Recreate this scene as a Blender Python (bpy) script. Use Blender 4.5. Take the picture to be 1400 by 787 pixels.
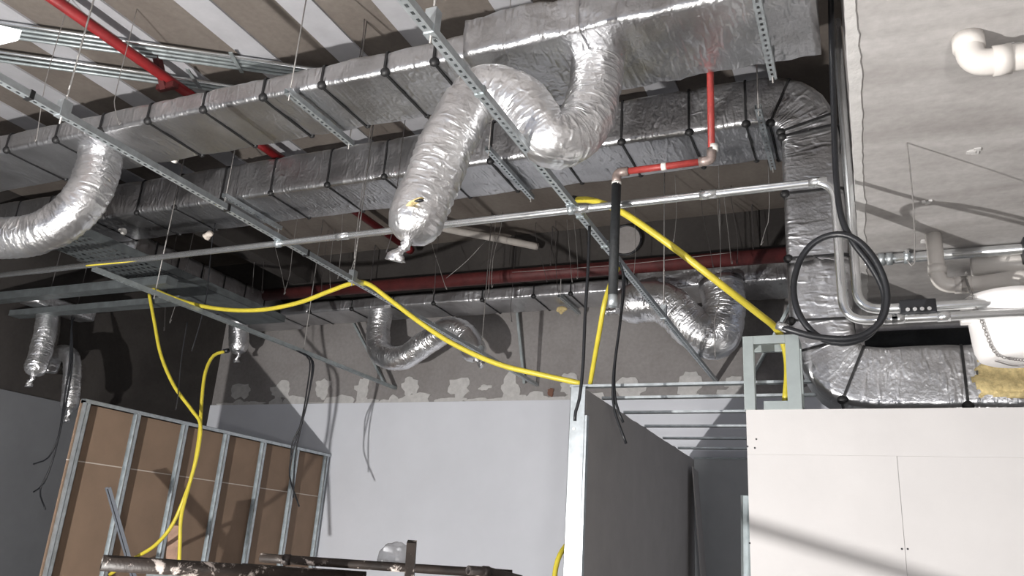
import bpy, bmesh, math, random
from mathutils import Vector, Matrix, noise
random.seed(7)
PI = math.pi
for o in list(bpy.data.objects): bpy.data.objects.remove(o, do_unlink=True)
S = bpy.context.scene
C = S.collection

# ------------------------------------------------------------------ camera
F, CX, CY = 1092.0, 700.0, 393.5
R = Matrix(((0.9167, -0.0695, -0.3936), (0.3946, 0.3140, 0.8636), (0.0636, -0.9469, 0.3152)))   # world = R @ (right, down, forward)
EYE = Vector((0, 0, 1.6))
cam_d = bpy.data.cameras.new('camera'); cam = bpy.data.objects.new('camera', cam_d); C.objects.link(cam)
rx, dn, fw = R.col[0].normalized(), R.col[1].normalized(), R.col[2].normalized()
cam.matrix_world = Matrix(((rx.x, -dn.x, -fw.x, EYE.x), (rx.y, -dn.y, -fw.y, EYE.y), (rx.z, -dn.z, -fw.z, EYE.z), (0, 0, 0, 1)))
cam_d.sensor_width = 36; cam_d.lens = 36 * F / 1400; cam_d.clip_start = 0.02
S.camera = cam

# ------------------------------------------------------------------ light, exposure
S.view_settings.view_transform = 'Standard'; S.view_settings.look = 'None'
S.view_settings.gamma = 1; S.view_settings.use_curve_mapping = False
S.view_settings.exposure = 0.0
w = bpy.data.worlds.new('world'); S.world = w; w.use_nodes = True
w.node_tree.nodes['Background'].inputs[0].default_value = (0.75, 0.82, 1, 1)
w.node_tree.nodes['Background'].inputs[1].default_value = 0.50
def lamp_light(name, loc, power, size, col=(1, .97, .94)):
    l = bpy.data.lights.new(name, 'POINT'); l.energy = power; l.shadow_soft_size = size; l.color = col
    o = bpy.data.objects.new(name, l); C.objects.link(o); o.location = loc
    return o
lamp_light('work_light', (-4.0, -0.6, 0.15), 2400, 0.05)
lamp_light('unseen_fill_light', (1.0, -1.6, 1.0), 420, 0.15)  # added fill behind the camera to lift dark areas, no lamp seen there
lamp_light('small_room_fill', (1.3, 7.3, 1.1), 30, 0.12)  # unseen fill added to brighten the boards inside the small room

# ------------------------------------------------------------------ pixel helpers
def ray(px, py): return R @ Vector(((px - CX) / F, (py - CY) / F, 1))
def aY(px, py, Y): r = ray(px, py); return EYE + r * (Y / r.y)
def aZ(px, py, Z): r = ray(px, py); return EYE + r * ((Z - 1.6) / r.z)
def aX(px, py, X): r = ray(px, py); return EYE + r * (X / r.x)
def aD(px, py, D): return EYE + ray(px, py) * D
def px_of(P):
    c = R.transposed() @ (Vector(P) - EYE); return CX + F * c.x / c.z, CY + F * c.y / c.z

# ------------------------------------------------------------------ materials
def nodes_of(name):
    m = bpy.data.materials.new(name); m.use_nodes = True
    nt = m.node_tree; b = nt.nodes['Principled BSDF']; return m, nt, b
def coords(nt, scale=(1, 1, 1)):
    t = nt.nodes.new('ShaderNodeTexCoord'); mp = nt.nodes.new('ShaderNodeMapping'); mp.inputs['Scale'].default_value = scale
    nt.links.new(t.outputs['Object'], mp.inputs['Vector']); return mp.outputs['Vector']
def noise_n(nt, vec, scale, detail=4, rough=.55, dist=0):
    n = nt.nodes.new('ShaderNodeTexNoise'); n.inputs['Scale'].default_value = scale; n.inputs['Detail'].default_value = detail
    n.inputs['Roughness'].default_value = rough; n.inputs['Distortion'].default_value = dist
    nt.links.new(vec, n.inputs['Vector']); return n.outputs['Fac']
def ramp(nt, fac, stops):
    r = nt.nodes.new('ShaderNodeValToRGB'); e = r.color_ramp.elements
    while len(e) < len(stops): e.new(.5)
    for i, (p, c) in enumerate(stops): e[i].position = p; e[i].color = (*c, 1) if len(c) == 3 else c
    nt.links.new(fac, r.inputs['Fac']); return r.outputs['Color']
def plain(name, col, rough=.6, metal=0, var=.15, nscale=6, bump=0, bscale=40, spec=.5, emit=0, trans=0, alpha=1):
    m, nt, b = nodes_of(name)
    v = coords(nt); f = noise_n(nt, v, nscale, 5, .6)
    lo = tuple(max(0, c * (1 - var)) for c in col); hi = tuple(min(1, c * (1 + var)) for c in col)
    nt.links.new(ramp(nt, f, [(.3, lo), (.7, hi)]), b.inputs['Base Color'])
    b.inputs['Roughness'].default_value = rough; b.inputs['Metallic'].default_value = metal
    b.inputs['Specular IOR Level'].default_value = spec
    if bump:
        bn = nt.nodes.new('ShaderNodeBump'); bn.inputs['Strength'].default_value = bump; bn.inputs['Distance'].default_value = .01
        nt.links.new(noise_n(nt, v, bscale, 6), bn.inputs['Height']); nt.links.new(bn.outputs[0], b.inputs['Normal'])
    if emit:
        b.inputs['Emission Color'].default_value = (*col, 1); b.inputs['Emission Strength'].default_value = emit
    b.inputs['Transmission Weight'].default_value = trans; b.inputs['Alpha'].default_value = alpha
    return m
def foil(name, base=.72, rough=.25, sc=(5, 26), strength=.6, patch=(.35, .62)):
    """crinkled aluminium: creases run around the duct (UV x = metres around, y = metres along)"""
    m, nt, b = nodes_of(name)
    t = nt.nodes.new('ShaderNodeTexCoord')
    def uvmap(sx, sy):
        mp = nt.nodes.new('ShaderNodeMapping'); mp.inputs['Scale'].default_value = (sx, sy, 1); nt.links.new(t.outputs['UV'], mp.inputs['Vector']); return mp.outputs[0]
    def math_(op, a, c, d=None):
        n = nt.nodes.new('ShaderNodeMath'); n.operation = op
        for k, q in enumerate((a, c, d)):
            if q is None: continue
            if isinstance(q, (int, float)): n.inputs[k].default_value = q
            else: nt.links.new(q, n.inputs[k])
        return n.outputs[0]
    def ns(vec, scale, detail=4, kind='FBM', dist=0):
        n = nt.nodes.new('ShaderNodeTexNoise'); n.noise_type = kind; n.inputs['Scale'].default_value = scale; n.inputs['Detail'].default_value = detail; n.inputs['Distortion'].default_value = dist
        nt.links.new(vec, n.inputs['Vector']); return n.outputs[0]
    crease = ns(uvmap(*sc), 1, 3, 'RIDGED_MULTIFRACTAL', .5)
    crump = ns(uvmap(sc[0] * 2.2, sc[0] * 2.6), 1, 5, 'RIDGED_MULTIFRACTAL', .8)
    fine = ns(uvmap(40, 40), 1, 3)
    mask = ns(uvmap(1.7, 2.3), 1, 3)
    mr = nt.nodes.new('ShaderNodeMapRange'); mr.inputs['From Min'].default_value = patch[0]; mr.inputs['From Max'].default_value = patch[1]; nt.links.new(mask, mr.inputs['Value'])
    h = math_('MULTIPLY_ADD', math_('MULTIPLY', crease, math_('MULTIPLY_ADD', mr.outputs[0], .75, .25)), .5, math_('MULTIPLY', math_('MULTIPLY', crump, .35), mr.outputs[0]))
    h = math_('MULTIPLY_ADD', fine, .12, h)
    bn = nt.nodes.new('ShaderNodeBump'); bn.inputs['Strength'].default_value = strength; bn.inputs['Distance'].default_value = .035
    nt.links.new(h, bn.inputs['Height']); nt.links.new(bn.outputs[0], b.inputs['Normal'])
    c0 = tuple(base * k * .80 for k in (1, 1, 1.02)); c1 = tuple(min(1, base * k * 1.12) for k in (1, 1.005, 1.03))
    nt.links.new(ramp(nt, mask, [(.35, c0), (.65, c1)]), b.inputs['Base Color'])
    b.inputs['Metallic'].default_value = .95
    rr = nt.nodes.new('ShaderNodeMapRange'); rr.inputs['To Min'].default_value = rough - .06; rr.inputs['To Max'].default_value = rough + .12
    nt.links.new(mask, rr.inputs['Value']); nt.links.new(rr.outputs[0], b.inputs['Roughness'])
    return m
def concrete(name, dark, light, scale=1.3, streak=(1, 1, 1), bump=.25, rough=.85, spots=None, sscale=2.6):
    m, nt, b = nodes_of(name)
    v = coords(nt, streak); a = noise_n(nt, v, scale, 8, .62, .4); c = noise_n(nt, coords(nt), 22, 4, .6)
    ml = nt.nodes.new('ShaderNodeMixRGB'); ml.blend_type = 'OVERLAY'; ml.inputs[0].default_value = .22
    nt.links.new(ramp(nt, a, [(.32, dark), (.68, light)]), ml.inputs[1]); nt.links.new(c, ml.inputs[2])
    out = ml.outputs[0]
    if spots:
        s = noise_n(nt, coords(nt), sscale, 7, .7, .3)
        f = ramp(nt, s, [(.56, (0, 0, 0)), (.62, (1, 1, 1))])
        m2 = nt.nodes.new('ShaderNodeMixRGB'); nt.links.new(f, m2.inputs[0]); nt.links.new(out, m2.inputs[1]); m2.inputs[2].default_value = (*spots, 1); out = m2.outputs[0]
    nt.links.new(out, b.inputs['Base Color'])
    bn = nt.nodes.new('ShaderNodeBump'); bn.inputs['Strength'].default_value = bump; bn.inputs['Distance'].default_value = .02
    nt.links.new(a, bn.inputs['Height']); nt.links.new(bn.outputs[0], b.inputs['Normal'])
    b.inputs['Roughness'].default_value = rough; b.inputs['Specular IOR Level'].default_value = .2
    return m
M = {
 'foil': foil('foil', .56, .32, (6, 24), .8),
 'foil_smooth': foil('foil_smooth', .62, .36, (4, 18), .6),
 'flex': foil('flex_foil', .88, .31, (8, 30), 1.0),
 'galv': plain('galvanised_steel', (.50, .54, .56), .42, .75, .18, 14),
 'galv_dull': plain('dull_galvanised_steel', (.36, .40, .41), .5, .6, .2, 10),
 'zinc': plain('zinc_conduit', (.78, .80, .81), .26, .9, .12, 9),
 'strap': plain('black_strap', (.012, .012, .013), .55),
 'rubber': plain('black_rubber', (.012, .013, .016), .42, 0, .2),
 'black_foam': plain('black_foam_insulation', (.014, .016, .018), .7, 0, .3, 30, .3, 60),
 'red': plain('red_pipe_paint', (.20, .012, .014), .45, 0, .25, 8),
 'red_old': plain('faded_red_pipe_paint', (.30, .035, .03), .5, 0, .3, 12),
 'dark_red': plain('dark_red_primer', (.075, .012, .012), .6, 0, .3, 6),
 'yellow': plain('yellow_hose', (.60, .50, .05), .4, 0, .1, 10),
 'pvc': plain('white_pvc', (.62, .59, .56), .35, 0, .05, 6),
 'bucket': plain('white_plastic', (.82, .80, .79), .4, 0, .03, 5),
 'white_lamp': plain('lit_lamp_cover', (1, 1, 1), .5, 0, 0, 5, emit=2.5),
 'kraft': plain('brown_board_paper', (.24, .165, .115), .85, 0, .10, 2.2),
 'gypsum_white': plain('white_gypsum_board', (.60, .585, .58), .85, 0, .035, 2.0, .05, 30, .2),
 'gypsum_grey': plain('grey_gypsum_board', (.40, .385, .385), .88, 0, .06, 3, .05, 30, .2),
 'gypsum_blue': plain('bluish_gypsum_board', (.46, .48, .50), .88, 0, .05, 3),
 'white_wall': plain('white_wall_board', (.71, .73, .78), .85, 0, .03, 1.5, .04, 20, .2),
 'joint': plain('joint_compound', (.62, .56, .50), .9, 0, .1),
 'plaster': plain('light_plaster', (.55, .54, .53), .9, 0, .12, 14, .3, 50, .2),
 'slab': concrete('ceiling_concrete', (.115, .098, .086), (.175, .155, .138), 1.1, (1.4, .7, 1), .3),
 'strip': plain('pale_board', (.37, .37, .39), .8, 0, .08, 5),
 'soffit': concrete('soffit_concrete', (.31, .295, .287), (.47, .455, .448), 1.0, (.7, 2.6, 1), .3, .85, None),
 'wall_conc': concrete('wall_concrete', (.24, .225, .22), (.31, .295, .29), .8, (1, 1, 1), .2),
 'dark_shade_conc': concrete('dark_shade_concrete', (.03, .027, .026), (.055, .05, .047), .8),  # ceiling beam shadow put into the colour; upper left wall shares it
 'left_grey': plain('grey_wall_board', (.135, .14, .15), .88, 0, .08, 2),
 'floor': concrete('floor_concrete', (.22, .21, .20), (.34, .33, .31), .7),
 'galv_dark': plain('dark_dusty_steel', (.13, .145, .15), .55, .4, .25, 8),
 'rust': plain('rusty_scaffold_steel', (.028, .021, .019), .55, .3, .6, 16, .4, 60),
 'rust_splash': concrete('splashed_scaffold_steel', (.010, .008, .007), (.032, .024, .020), 5, (1, 1, 1), .4, .5, (.42, .37, .34), 11),
 'wood': plain('rough_timber', (.33, .21, .155), .8, 0, .25, 12),
 'wool': plain('yellow_glass_wool', (.55, .44, .22), .95, 0, .25, 30, .8, 60),
 'bag': plain('clear_plastic_bag', (.45, .46, .48), .25, 0, .05, 8, .6, 20, alpha=.55),
 'wire': plain('steel_wire', (.30, .29, .28), .5, .5, .2, 30),
 'wire_dark': plain('dark_wire', (.05, .045, .045), .6, 0, .2, 30),
 'fitting': plain('cast_fitting', (.30, .24, .22), .45, .5, .3, 30),
 'tape': plain('white_ptfe_tape', (.8, .78, .74), .7),
 'white_paint_pipe': plain('off_white_pipe', (.42, .39, .36), .6),
}

# ------------------------------------------------------------------ object helpers
ORG = {}
def thing(name, label, cat, loc, group=None):
    o = bpy.data.objects.new(name, None); C.objects.link(o); o.location = loc; o.empty_display_size = .1
    o['label'] = label; o['category'] = cat
    if group: o['group'] = group
    ORG[o.name] = Vector(loc); return o
def obj(name, bm, mat, parent=None, label=None, cat=None, group=None, kind=None, smooth=False):
    me = bpy.data.meshes.new(name)
    if parent is None:
        lo = Vector((1e9,) * 3); hi = -lo
        for v in bm.verts:
            for i in range(3): lo[i] = min(lo[i], v.co[i]); hi[i] = max(hi[i], v.co[i])
        org = Vector(((lo.x + hi.x) / 2, (lo.y + hi.y) / 2, lo.z))
    else: org = ORG[parent.name]
    bmesh.ops.translate(bm, verts=bm.verts, vec=-org)
    bmesh.ops.recalc_face_normals(bm, faces=bm.faces)
    bm.to_mesh(me); bm.free()
    if smooth:
        for p in me.polygons: p.use_smooth = True
    me.materials.append(M[mat] if isinstance(mat, str) else mat)
    o = bpy.data.objects.new(name, me); C.objects.link(o)
    ORG[o.name] = org
    if parent is None: o.location = org
    else: o.parent = parent
    if label: o['label'] = label
    if cat: o['category'] = cat
    if group: o['group'] = group
    if kind: o['kind'] = kind
    return o
def NB(): return bmesh.new()
def box(bm, x0, x1, y0, y1, z0, z1, bev=0):
    v = [bm.verts.new((x, y, z)) for x in (x0, x1) for y in (y0, y1) for z in (z0, z1)]
    fs = [bm.faces.new([v[i] for i in q]) for q in ((0, 1, 3, 2), (4, 6, 7, 5), (0, 4, 5, 1), (2, 3, 7, 6), (0, 2, 6, 4), (1, 5, 7, 3))]
    if bev:
        es = list({e for f in fs for e in f.edges}); bmesh.ops.bevel(bm, geom=es, offset=bev, segments=2, profile=.7, affect='EDGES')
    return bm
def obox(bm, p, q, wdt, hgt, up=Vector((0, 0, 1))):          # bar from p to q
    p, q = Vector(p), Vector(q); t = (q - p).normalized(); s = t.cross(up)
    if s.length < 1e-4: s = t.cross(Vector((0, 1, 0)))
    s.normalize(); u = s.cross(t); v = []
    for e in (p, q):
        for a, b in ((-1, -1), (1, -1), (1, 1), (-1, 1)): v.append(bm.verts.new(e + s * a * wdt / 2 + u * b * hgt / 2))
    for f in ((0, 1, 2, 3), (7, 6, 5, 4), (0, 4, 5, 1), (1, 5, 6, 2), (2, 6, 7, 3), (3, 7, 4, 0)): bm.faces.new([v[i] for i in f])
    return bm
def spline(pts, step=.05):
    P = [Vector(p) for p in pts]
    if len(P) == 2: P = [P[0], P[0].lerp(P[1], .5), P[1]]
    E_ = [2 * P[0] - P[1]] + P + [2 * P[-1] - P[-2]]; out = []
    for i in range(1, len(E_) - 2):
        a, b, c, d = E_[i - 1:i + 3]; n = max(2, int((c - b).length / step))
        for k in range(n):
            t = k / n
            out.append(.5 * ((2 * b) + (c - a) * t + (2 * a - 5 * b + 4 * c - d) * t * t + (3 * b - a - 3 * c + d) * t ** 3))
    out.append(P[-1]); return out
def fillet(pts, r, n=7):
    P = [Vector(p) for p in pts]; out = [P[0]]
    for i in range(1, len(P) - 1):
        a, b, c = P[i - 1], P[i], P[i + 1]; u = (a - b).normalized(); v = (c - b).normalized()
        d = min(r, (a - b).length * .49, (c - b).length * .49)
        for k in range(n + 1):
            t = k / n; out.append((b + u * d) * (1 - t) ** 2 + b * 2 * t * (1 - t) + (b + v * d) * t * t)
    out.append(P[-1]); return out
def sweep(bm, path, r, seg=10, cap=True, rfun=None, hollow=0):
    path = [Vector(p) for p in path]; n = len(path)
    T = [(path[min(i + 1, n - 1)] - path[max(i - 1, 0)]).normalized() for i in range(n)]
    ref = Vector((0, 0, 1)) if abs(T[0].z) < .9 else Vector((0, 1, 0))
    N = (ref - T[0] * ref.dot(T[0])).normalized(); rings = []; s = 0
    for i in range(n):
        if i: s += (path[i] - path[i - 1]).length
        N = (N - T[i] * N.dot(T[i])).normalized(); B = T[i].cross(N); ring = []
        for k in range(seg):
            a = 2 * PI * k / seg; rr = rfun(s, a, i / (n - 1)) if rfun else r
            ring.append(bm.verts.new(path[i] + (N * math.cos(a) + B * math.sin(a)) * rr))
        rings.append(ring)
    uv = bm.loops.layers.uv.verify(); ss = [0]
    for i in range(1, n): ss.append(ss[-1] + (path[i] - path[i - 1]).length)
    cw = 2 * PI * r / seg
    for i in range(n - 1):
        for k in range(seg):
            f = bm.faces.new((rings[i][k], rings[i][(k + 1) % seg], rings[i + 1][(k + 1) % seg], rings[i + 1][k]))
            for lp, q in zip(f.loops, ((k, i), (k + 1, i), (k + 1, i + 1), (k, i + 1))): lp[uv].uv = (q[0] * cw + path[0].x, ss[q[1]] + path[0].z)
    if hollow:
        for ring, sg, pi_ in ((rings[0], 1, 0), (rings[-1], -1, n - 1)):
            inn = [bm.verts.new(path[pi_].lerp(v.co, hollow)) for v in ring]
            dp = [bm.verts.new(v.co + T[pi_] * sg * .12) for v in inn]
            for k in range(seg):
                j = (k + 1) % seg
                bm.faces.new((ring[k], ring[j], inn[j], inn[k])); bm.faces.new((inn[k], inn[j], dp[j], dp[k]))
            bm.faces.new(dp)
    elif cap:
        bm.faces.new(rings[0]); bm.faces.new(rings[-1])
    return bm
def tube(name, pts, r, mat, parent=None, smooth_path=True, seg=10, step=.05, **kw):
    path = spline(pts, step) if smooth_path else [Vector(p) for p in pts]
    return obj(name, sweep(NB(), path, r, seg), mat, parent, smooth=True, **kw)

# ================================================================== the setting
FAR, LEFT, CEIL, SOF = 9.76, -9.6, 5.5, 3.6
st = dict(kind='structure')
obj('floor', box(NB(), -14, 8, -6, 12, -.12, 0), 'floor', **st)
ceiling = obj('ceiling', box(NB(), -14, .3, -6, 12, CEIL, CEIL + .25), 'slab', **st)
xs = [(-8.55, -8.3), (-7.85, -7.58), (-7.08, -6.82), (-6.31, -6.05), (-5.5, -5.24), (-4.67, -4.40), (-3.90, -3.63), (-3.19, -2.93), (-2.35, -2.05), (-1.55, -1.28), (-.8, -.52)]
for a, b in xs:
    obj('plank', box(NB(), a, b, -3, 6.3, CEIL - .018, CEIL + .01), 'strip', ceiling)
obj('beam_over_duct', box(NB(), -14, .3, 8.72, FAR, 4.98, CEIL), 'dark_shade_conc', ceiling)
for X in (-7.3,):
    obj('beam_over_duct', box(NB(), X - .15, X + .15, 6.6, 8.72, 5.1, CEIL), 'dark_shade_conc', ceiling)
lower = obj('ceiling_lower', box(NB(), .05, 8, -6, 7.1, SOF, CEIL + .25), 'soffit', **st)
bm = NB(); prev = None                                            # rough mortar lip along the slab edge
for i in range(240):
    y = -2.0 + i * .038; q = noise.noise(Vector((y * 5, 1.7, 0))); q2 = noise.noise(Vector((y * 13, 4.7, 0)))
    w0 = .012 + .006 * q2; w1 = .030 + .010 * q + .010 * q2
    row = [bm.verts.new(c) for c in ((.05 - w0, y, SOF + .10), (.05 - w0, y, SOF - .008), (.05 + w1, y, SOF - .006), (.05 + w1 + .004, y, SOF + .004))]
    if prev:
        for k in range(3): bm.faces.new((prev[k], prev[k + 1], row[k + 1], row[k]))
    prev = row
obj('mortar_lip', bm, 'plaster', lower)
bm = NB()
for cx_, cy_, rr in ((.62, 3.15, .05), (.70, 3.05, .028), (.58, 4.05, .05), (.42, 5.2, .035), (.40, 4.6, .03), (.9, 4.4, .03)):
    for k in range(5):
        a = random.random() * 6.28; d = rr * random.random()
        box(bm, cx_ + d * math.cos(a) - rr * .3, cx_ + d * math.cos(a) + rr * .3, cy_ + d * math.sin(a) - rr * .25, cy_ + d * math.sin(a) + rr * .25, SOF - .012 * random.random() - .004, SOF + .005)
obj('mortar_crumb', bm, 'plaster', lower)

WL = 3.55
wall = obj('wall_back', box(NB(), -14, 8, FAR, FAR + .2, 0, CEIL), 'wall_conc', **st)
obj('white_panel', box(NB(), LEFT, 2.5, FAR - .025, FAR + .01, 0, WL), 'white_wall', wall)
def blob(bm, cx, cz, rx_, rz_, y, th, seed, n=22):
    top, bot = [], []
    for k in range(n):
        a = 2 * PI * k / n
        f = 1 + .55 * noise.noise(Vector((math.cos(a) * 1.6, math.sin(a) * 1.6, seed))) + .3 * noise.noise(Vector((math.cos(a) * 5, math.sin(a) * 5, seed + 7)))
        p = (cx + rx_ * f * math.cos(a), cz + rz_ * f * math.sin(a))
        top.append(bm.verts.new((p[0], y - th, p[1]))); bot.append(bm.verts.new((p[0], y + .01, p[1])))
    bm.faces.new(top)
    for k in range(n): bm.faces.new((top[k], top[(k + 1) % n], bot[(k + 1) % n], bot[k]))
for i, (px, py, a, b) in enumerate([(386, 533, .20, .13), (441, 530, .13, .14), (496, 532, .13, .16), (561, 529, .12, .14), (629, 530, .16, .17), (664, 529, .10, .04), (697, 531, .14, .17), (778, 524, .14, .12),
                                    (860, 530, .18, .13), (945, 525, .16, .17), (1003, 523, .12, .08), (330, 534, .18, .13), (272, 536, .16, .12), (215, 540, .16, .12)]):
    p = aY(px, py, FAR); bm = NB(); blob(bm, p.x, p.z, a, b, FAR, .012, i * 3.1)
    obj('plaster_patch', bm, 'plaster', wall)
bm = NB()
x = LEFT + .3
while x < .4:
    wd = random.uniform(.15, .45); hh = random.uniform(.02, .13) * (1 if random.random() < .75 else .2)
    blob(bm, x, WL + .015, wd * .62, hh, FAR, .008 + .004 * random.random(), x * 2.2, 18); x += wd
obj('plaster_smear', bm, 'plaster', wall, kind='stuff')
bm = NB(); p = aY(753, 536, FAR); blob(bm, p.x, p.z, .045, .055, FAR, .02, 3.3)
obj('rag_plug', bm, plain('brown_rag', (.20, .10, .07), .9), wall)

wl = obj('wall_left', box(NB(), LEFT - .2, LEFT, -6, FAR, 0, CEIL), 'dark_shade_conc', **st)
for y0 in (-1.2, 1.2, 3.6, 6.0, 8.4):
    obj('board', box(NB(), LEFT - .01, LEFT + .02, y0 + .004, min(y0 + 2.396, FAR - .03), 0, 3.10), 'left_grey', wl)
obj('wall_right', box(NB(), 6, 6.2, -6, FAR, 0, CEIL), 'wall_conc', **st)

# ------------------------------------------------ partition with open studs (left)
PX, PY0, PY1, PZ = -7.12, 5.57, 9.70, 2.80
pt = thing('stud_partition', 'unfinished stud partition with galvanised studs over bare brown board backs', 'partition', (PX, (PY0 + PY1) / 2, 0))
sy = [PY0 + .02 + (PY1 - PY0 - .04) * k / 6 for k in range(7)]
JZ = 2.20
for r_, (z0, z1) in enumerate(((0.01, JZ - .006), (JZ + .006, PZ - .01))):
    cuts = ((PY0, sy[2]), (sy[2], sy[4]), (sy[4], PY1)) if r_ else ((PY0, sy[3]), (sy[3], PY1))
    for a, b in cuts: obj('board', box(NB(), PX - .09, PX - .075, a + .002, b - .002, z0, z1), 'kraft', pt)
obj('joint_strip', box(NB(), PX - .092, PX - .078, PY0, PY1, JZ - .0055, JZ + .0055), 'joint', pt)
def cstud(bm, y, z0, z1, flip=1, d=.07, w_=.045, t=.003):
    # C profile: web across X, flanges along Y, open towards +/-Y
    ya, yb = (y, y + w_ * flip)
    lo, hi = min(ya, yb), max(ya, yb)
    wy = lo if flip > 0 else hi - t
    box(bm, PX - .074, PX - .074 + d, wy, wy + t, z0, z1)
    for xx in (PX - .074, PX - .074 + d - t): box(bm, xx, xx + t, lo, hi, z0, z1)
    for xx in (PX - .074 + .008, PX - .074 + d - .008 - t): pass
    ly = hi - t if flip > 0 else lo
    box(bm, PX - .074 + d - .012, PX - .074 + d, ly, ly + t, z0, z1)
for k, y in enumerate(sy):
    bm = NB(); cstud(bm, y, .03, PZ - .03, -1 if k else 1); s_ = obj('stud', bm, 'galv', pt)
for z0 in (0, PZ - .04):
    bm = NB(); zz = z0 if z0 == 0 else PZ - .003
    box(bm, PX - .078, PX + .002, PY0, PY1, zz, zz + .003); box(bm, PX - .001, PX + .002, PY0, PY1, z0, z0 + .04); box(bm, PX - .078, PX - .075, PY0, PY1, z0, z0 + .04)
    obj('track', bm, 'galv', pt)
for k in range(5):
    p = (PX + .002, PY1 - .015, .4 + k * .5); bm = NB(); sweep(bm, [Vector(p), Vector(p) + Vector((.004, 0, 0))], .008, 8); obj('screw', bm, 'zinc', pt)

# ------------------------------------------------ boarded partition (middle)
QX, QY0, QY1, QZ = -1.89, 5.57, 9.72, 2.80
qt = thing('boarded_partition', 'grey boarded partition with a bright galvanised end stud', 'partition', (QX, 7.6, 0))
bm = NB(); n = 60
top = []
for side in (0, -.0125):
    col = []
    for i in range(n + 1):
        y = QY0 + .045 + (QY1 - QY0 - .045) * i / n
        z = QZ - .004 + (.014 * noise.noise(Vector((y * 4, 0, 3))) if y > 6.6 else 0)
        col.append((bm.verts.new((QX + side, y, .01)), bm.verts.new((QX + side, y, z))))
    top.append(col)
A, B_ = top
for i in range(n):
    bm.faces.new((A[i][0], A[i + 1][0], A[i + 1][1], A[i][1])); bm.faces.new((B_[i][0], B_[i][1], B_[i + 1][1], B_[i + 1][0])); bm.faces.new((A[i][1], A[i + 1][1], B_[i + 1][1], B_[i][1]))
for i in (0, n): bm.faces.new((A[i][0], A[i][1], B_[i][1], B_[i][0]))
obj('board', bm, 'gypsum_grey', qt)
obj('board', box(NB(), QX - .112, QX - .10, QY0 + .045, QY1, .01, QZ - .005), 'gypsum_grey', qt)
bm = NB(); box(bm, QX - .112, QX - .004, QY0, QY0 + .003, 0, QZ + .01); box(bm, QX - .112, QX - .109, QY0, QY0 + .06, 0, QZ + .01); box(bm, QX - .007, QX - .004, QY0, QY0 + .03, 0, QZ + .01)
box(bm, QX - .007, QX + .004, QY0 - .004, QY0 + .004, 0, QZ + .012)
es_ = obj('end_stud', bm, 'galv', qt)
for z in (2.50, 1.85, 1.3):
    c = Vector((QX - .075, QY0 - .004, z)); obj('stud_hole', sweep(NB(), [c, c + Vector((0, .006, 0))], .011, 12), 'tape', es_)
obj('edge_track', box(NB(), QX, QX + .022, QY0 + .002, QY0 + .05, 0, 2.60), 'galv', qt)
obj('edge_track', box(NB(), QX + .0005, QX + .012, QY0 + .05, QY0 + .075, 0, 2.58), 'galv_dull', qt)
obj('top_track', box(NB(), QX - .112, QX - .0125, QY0 + .06, QY1, QZ - .006, QZ), 'galv', qt)

# ------------------------------------------------ joists over the small room
for k, (Y, lab) in enumerate(zip([5.50, 6.05, 6.68, 7.40, 8.14, 8.86], ['on the end of the grey partition', 'second from the grey partition end', 'third from the grey partition end', 'fourth from the grey partition end', 'fifth from the grey partition end', 'sixth from the grey partition end'])):
    bm = NB(); x0, x1, z = QX - (.13 if k == 0 else .02), .35, QZ + .012
    if k == 0: Y = QY0 + .03
    box(bm, x0, x1, Y, Y + .04, z, z + .003); box(bm, x0, x1, Y, Y + .003, z, z + .022); box(bm, x0, x1, Y + .037, Y + .04, z, z + .022)
    obj('ceiling_joist', bm, 'galv', None, 'thin galvanised ceiling channel, ' + lab, 'ceiling channel', 'channels above the small room')
bp = thing('back_board_wall', 'bluish grey board wall behind the thin ceiling channels', 'partition', (-.7, 9.66, 0))
obj('board', box(NB(), QX + .005, -.85, 9.63, 9.66, 0, QZ), 'gypsum_blue', bp)
obj('board', box(NB(), -.845, .9, 9.63, 9.66, 0, QZ), 'gypsum_blue', bp)
obj('top_track', box(NB(), QX + .005, .9, 9.625, 9.70, QZ, QZ + .02), 'galv_dull', bp)
bm = NB(); obox(bm, (-1.60, 9.2, .02), (-1.84, 9.45, 2.66), .30, .012, Vector((1, 0, 0)))
obj('leaning_board', bm, 'gypsum_grey', None, 'grey board offcut leaning upright against the grey partition inside the small room', 'board')
bm = NB(); obox(bm, (-.80, 5.6, .02), (-.735, 5.42, 2.05), .045, .07)
obj('leaning_stud', bm, 'galv_dull', None, 'pale metal stud leaning at the edge of the white board wall', 'metal stud')

# ------------------------------------------------ white board wall (right)
RY, RX0, RZ = 5.30, -.70, 2.578
rw = thing('white_board_wall', 'white gypsum board wall below the concrete soffit with faint seams', 'partition', (2, RY, 0))
zs = aY(1130, 622, RY).z; xj = aY(1232, 690, RY).x
for (a, b, c, d) in ((RX0, 1.72, zs + .0002, RZ), (1.7205, 5.9, zs + .0002, RZ), (RX0, xj - .001, .01, zs - .0005), (xj + .001, xj + 1.2, .01, zs - .0005), (xj + 1.2025, 5.9, .01, zs - .0005)):
    obj('board', box(NB(), a, b, RY, RY + .0125, c, d), 'gypsum_white', rw)
bm = NB(); box(bm, RX0 + .002, 5.9, RY + .0126, RY + .08, RZ - .05, RZ - .003); box(bm, RX0 + .002, RX0 + .06, RY + .0126, RY + .08, 0, RZ - .05); obj('frame', bm, 'galv', rw)
obj('backing', box(NB(), RX0 + .01, 5.9, RY + .0127, RY + .016, .01, RZ - .05), 'gypsum_grey', rw)
for (px, py) in [(1233, 750), (1241, 750), (1022, 610), (1032, 612), (1034, 600), (1025, 742)]:
    p = aY(px, py, RY); bm = NB(); sweep(bm, [p + Vector((0, -.0015, 0)), p + Vector((0, .004, 0))], .006, 8); obj('screw', bm, 'rubber', rw)

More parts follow.
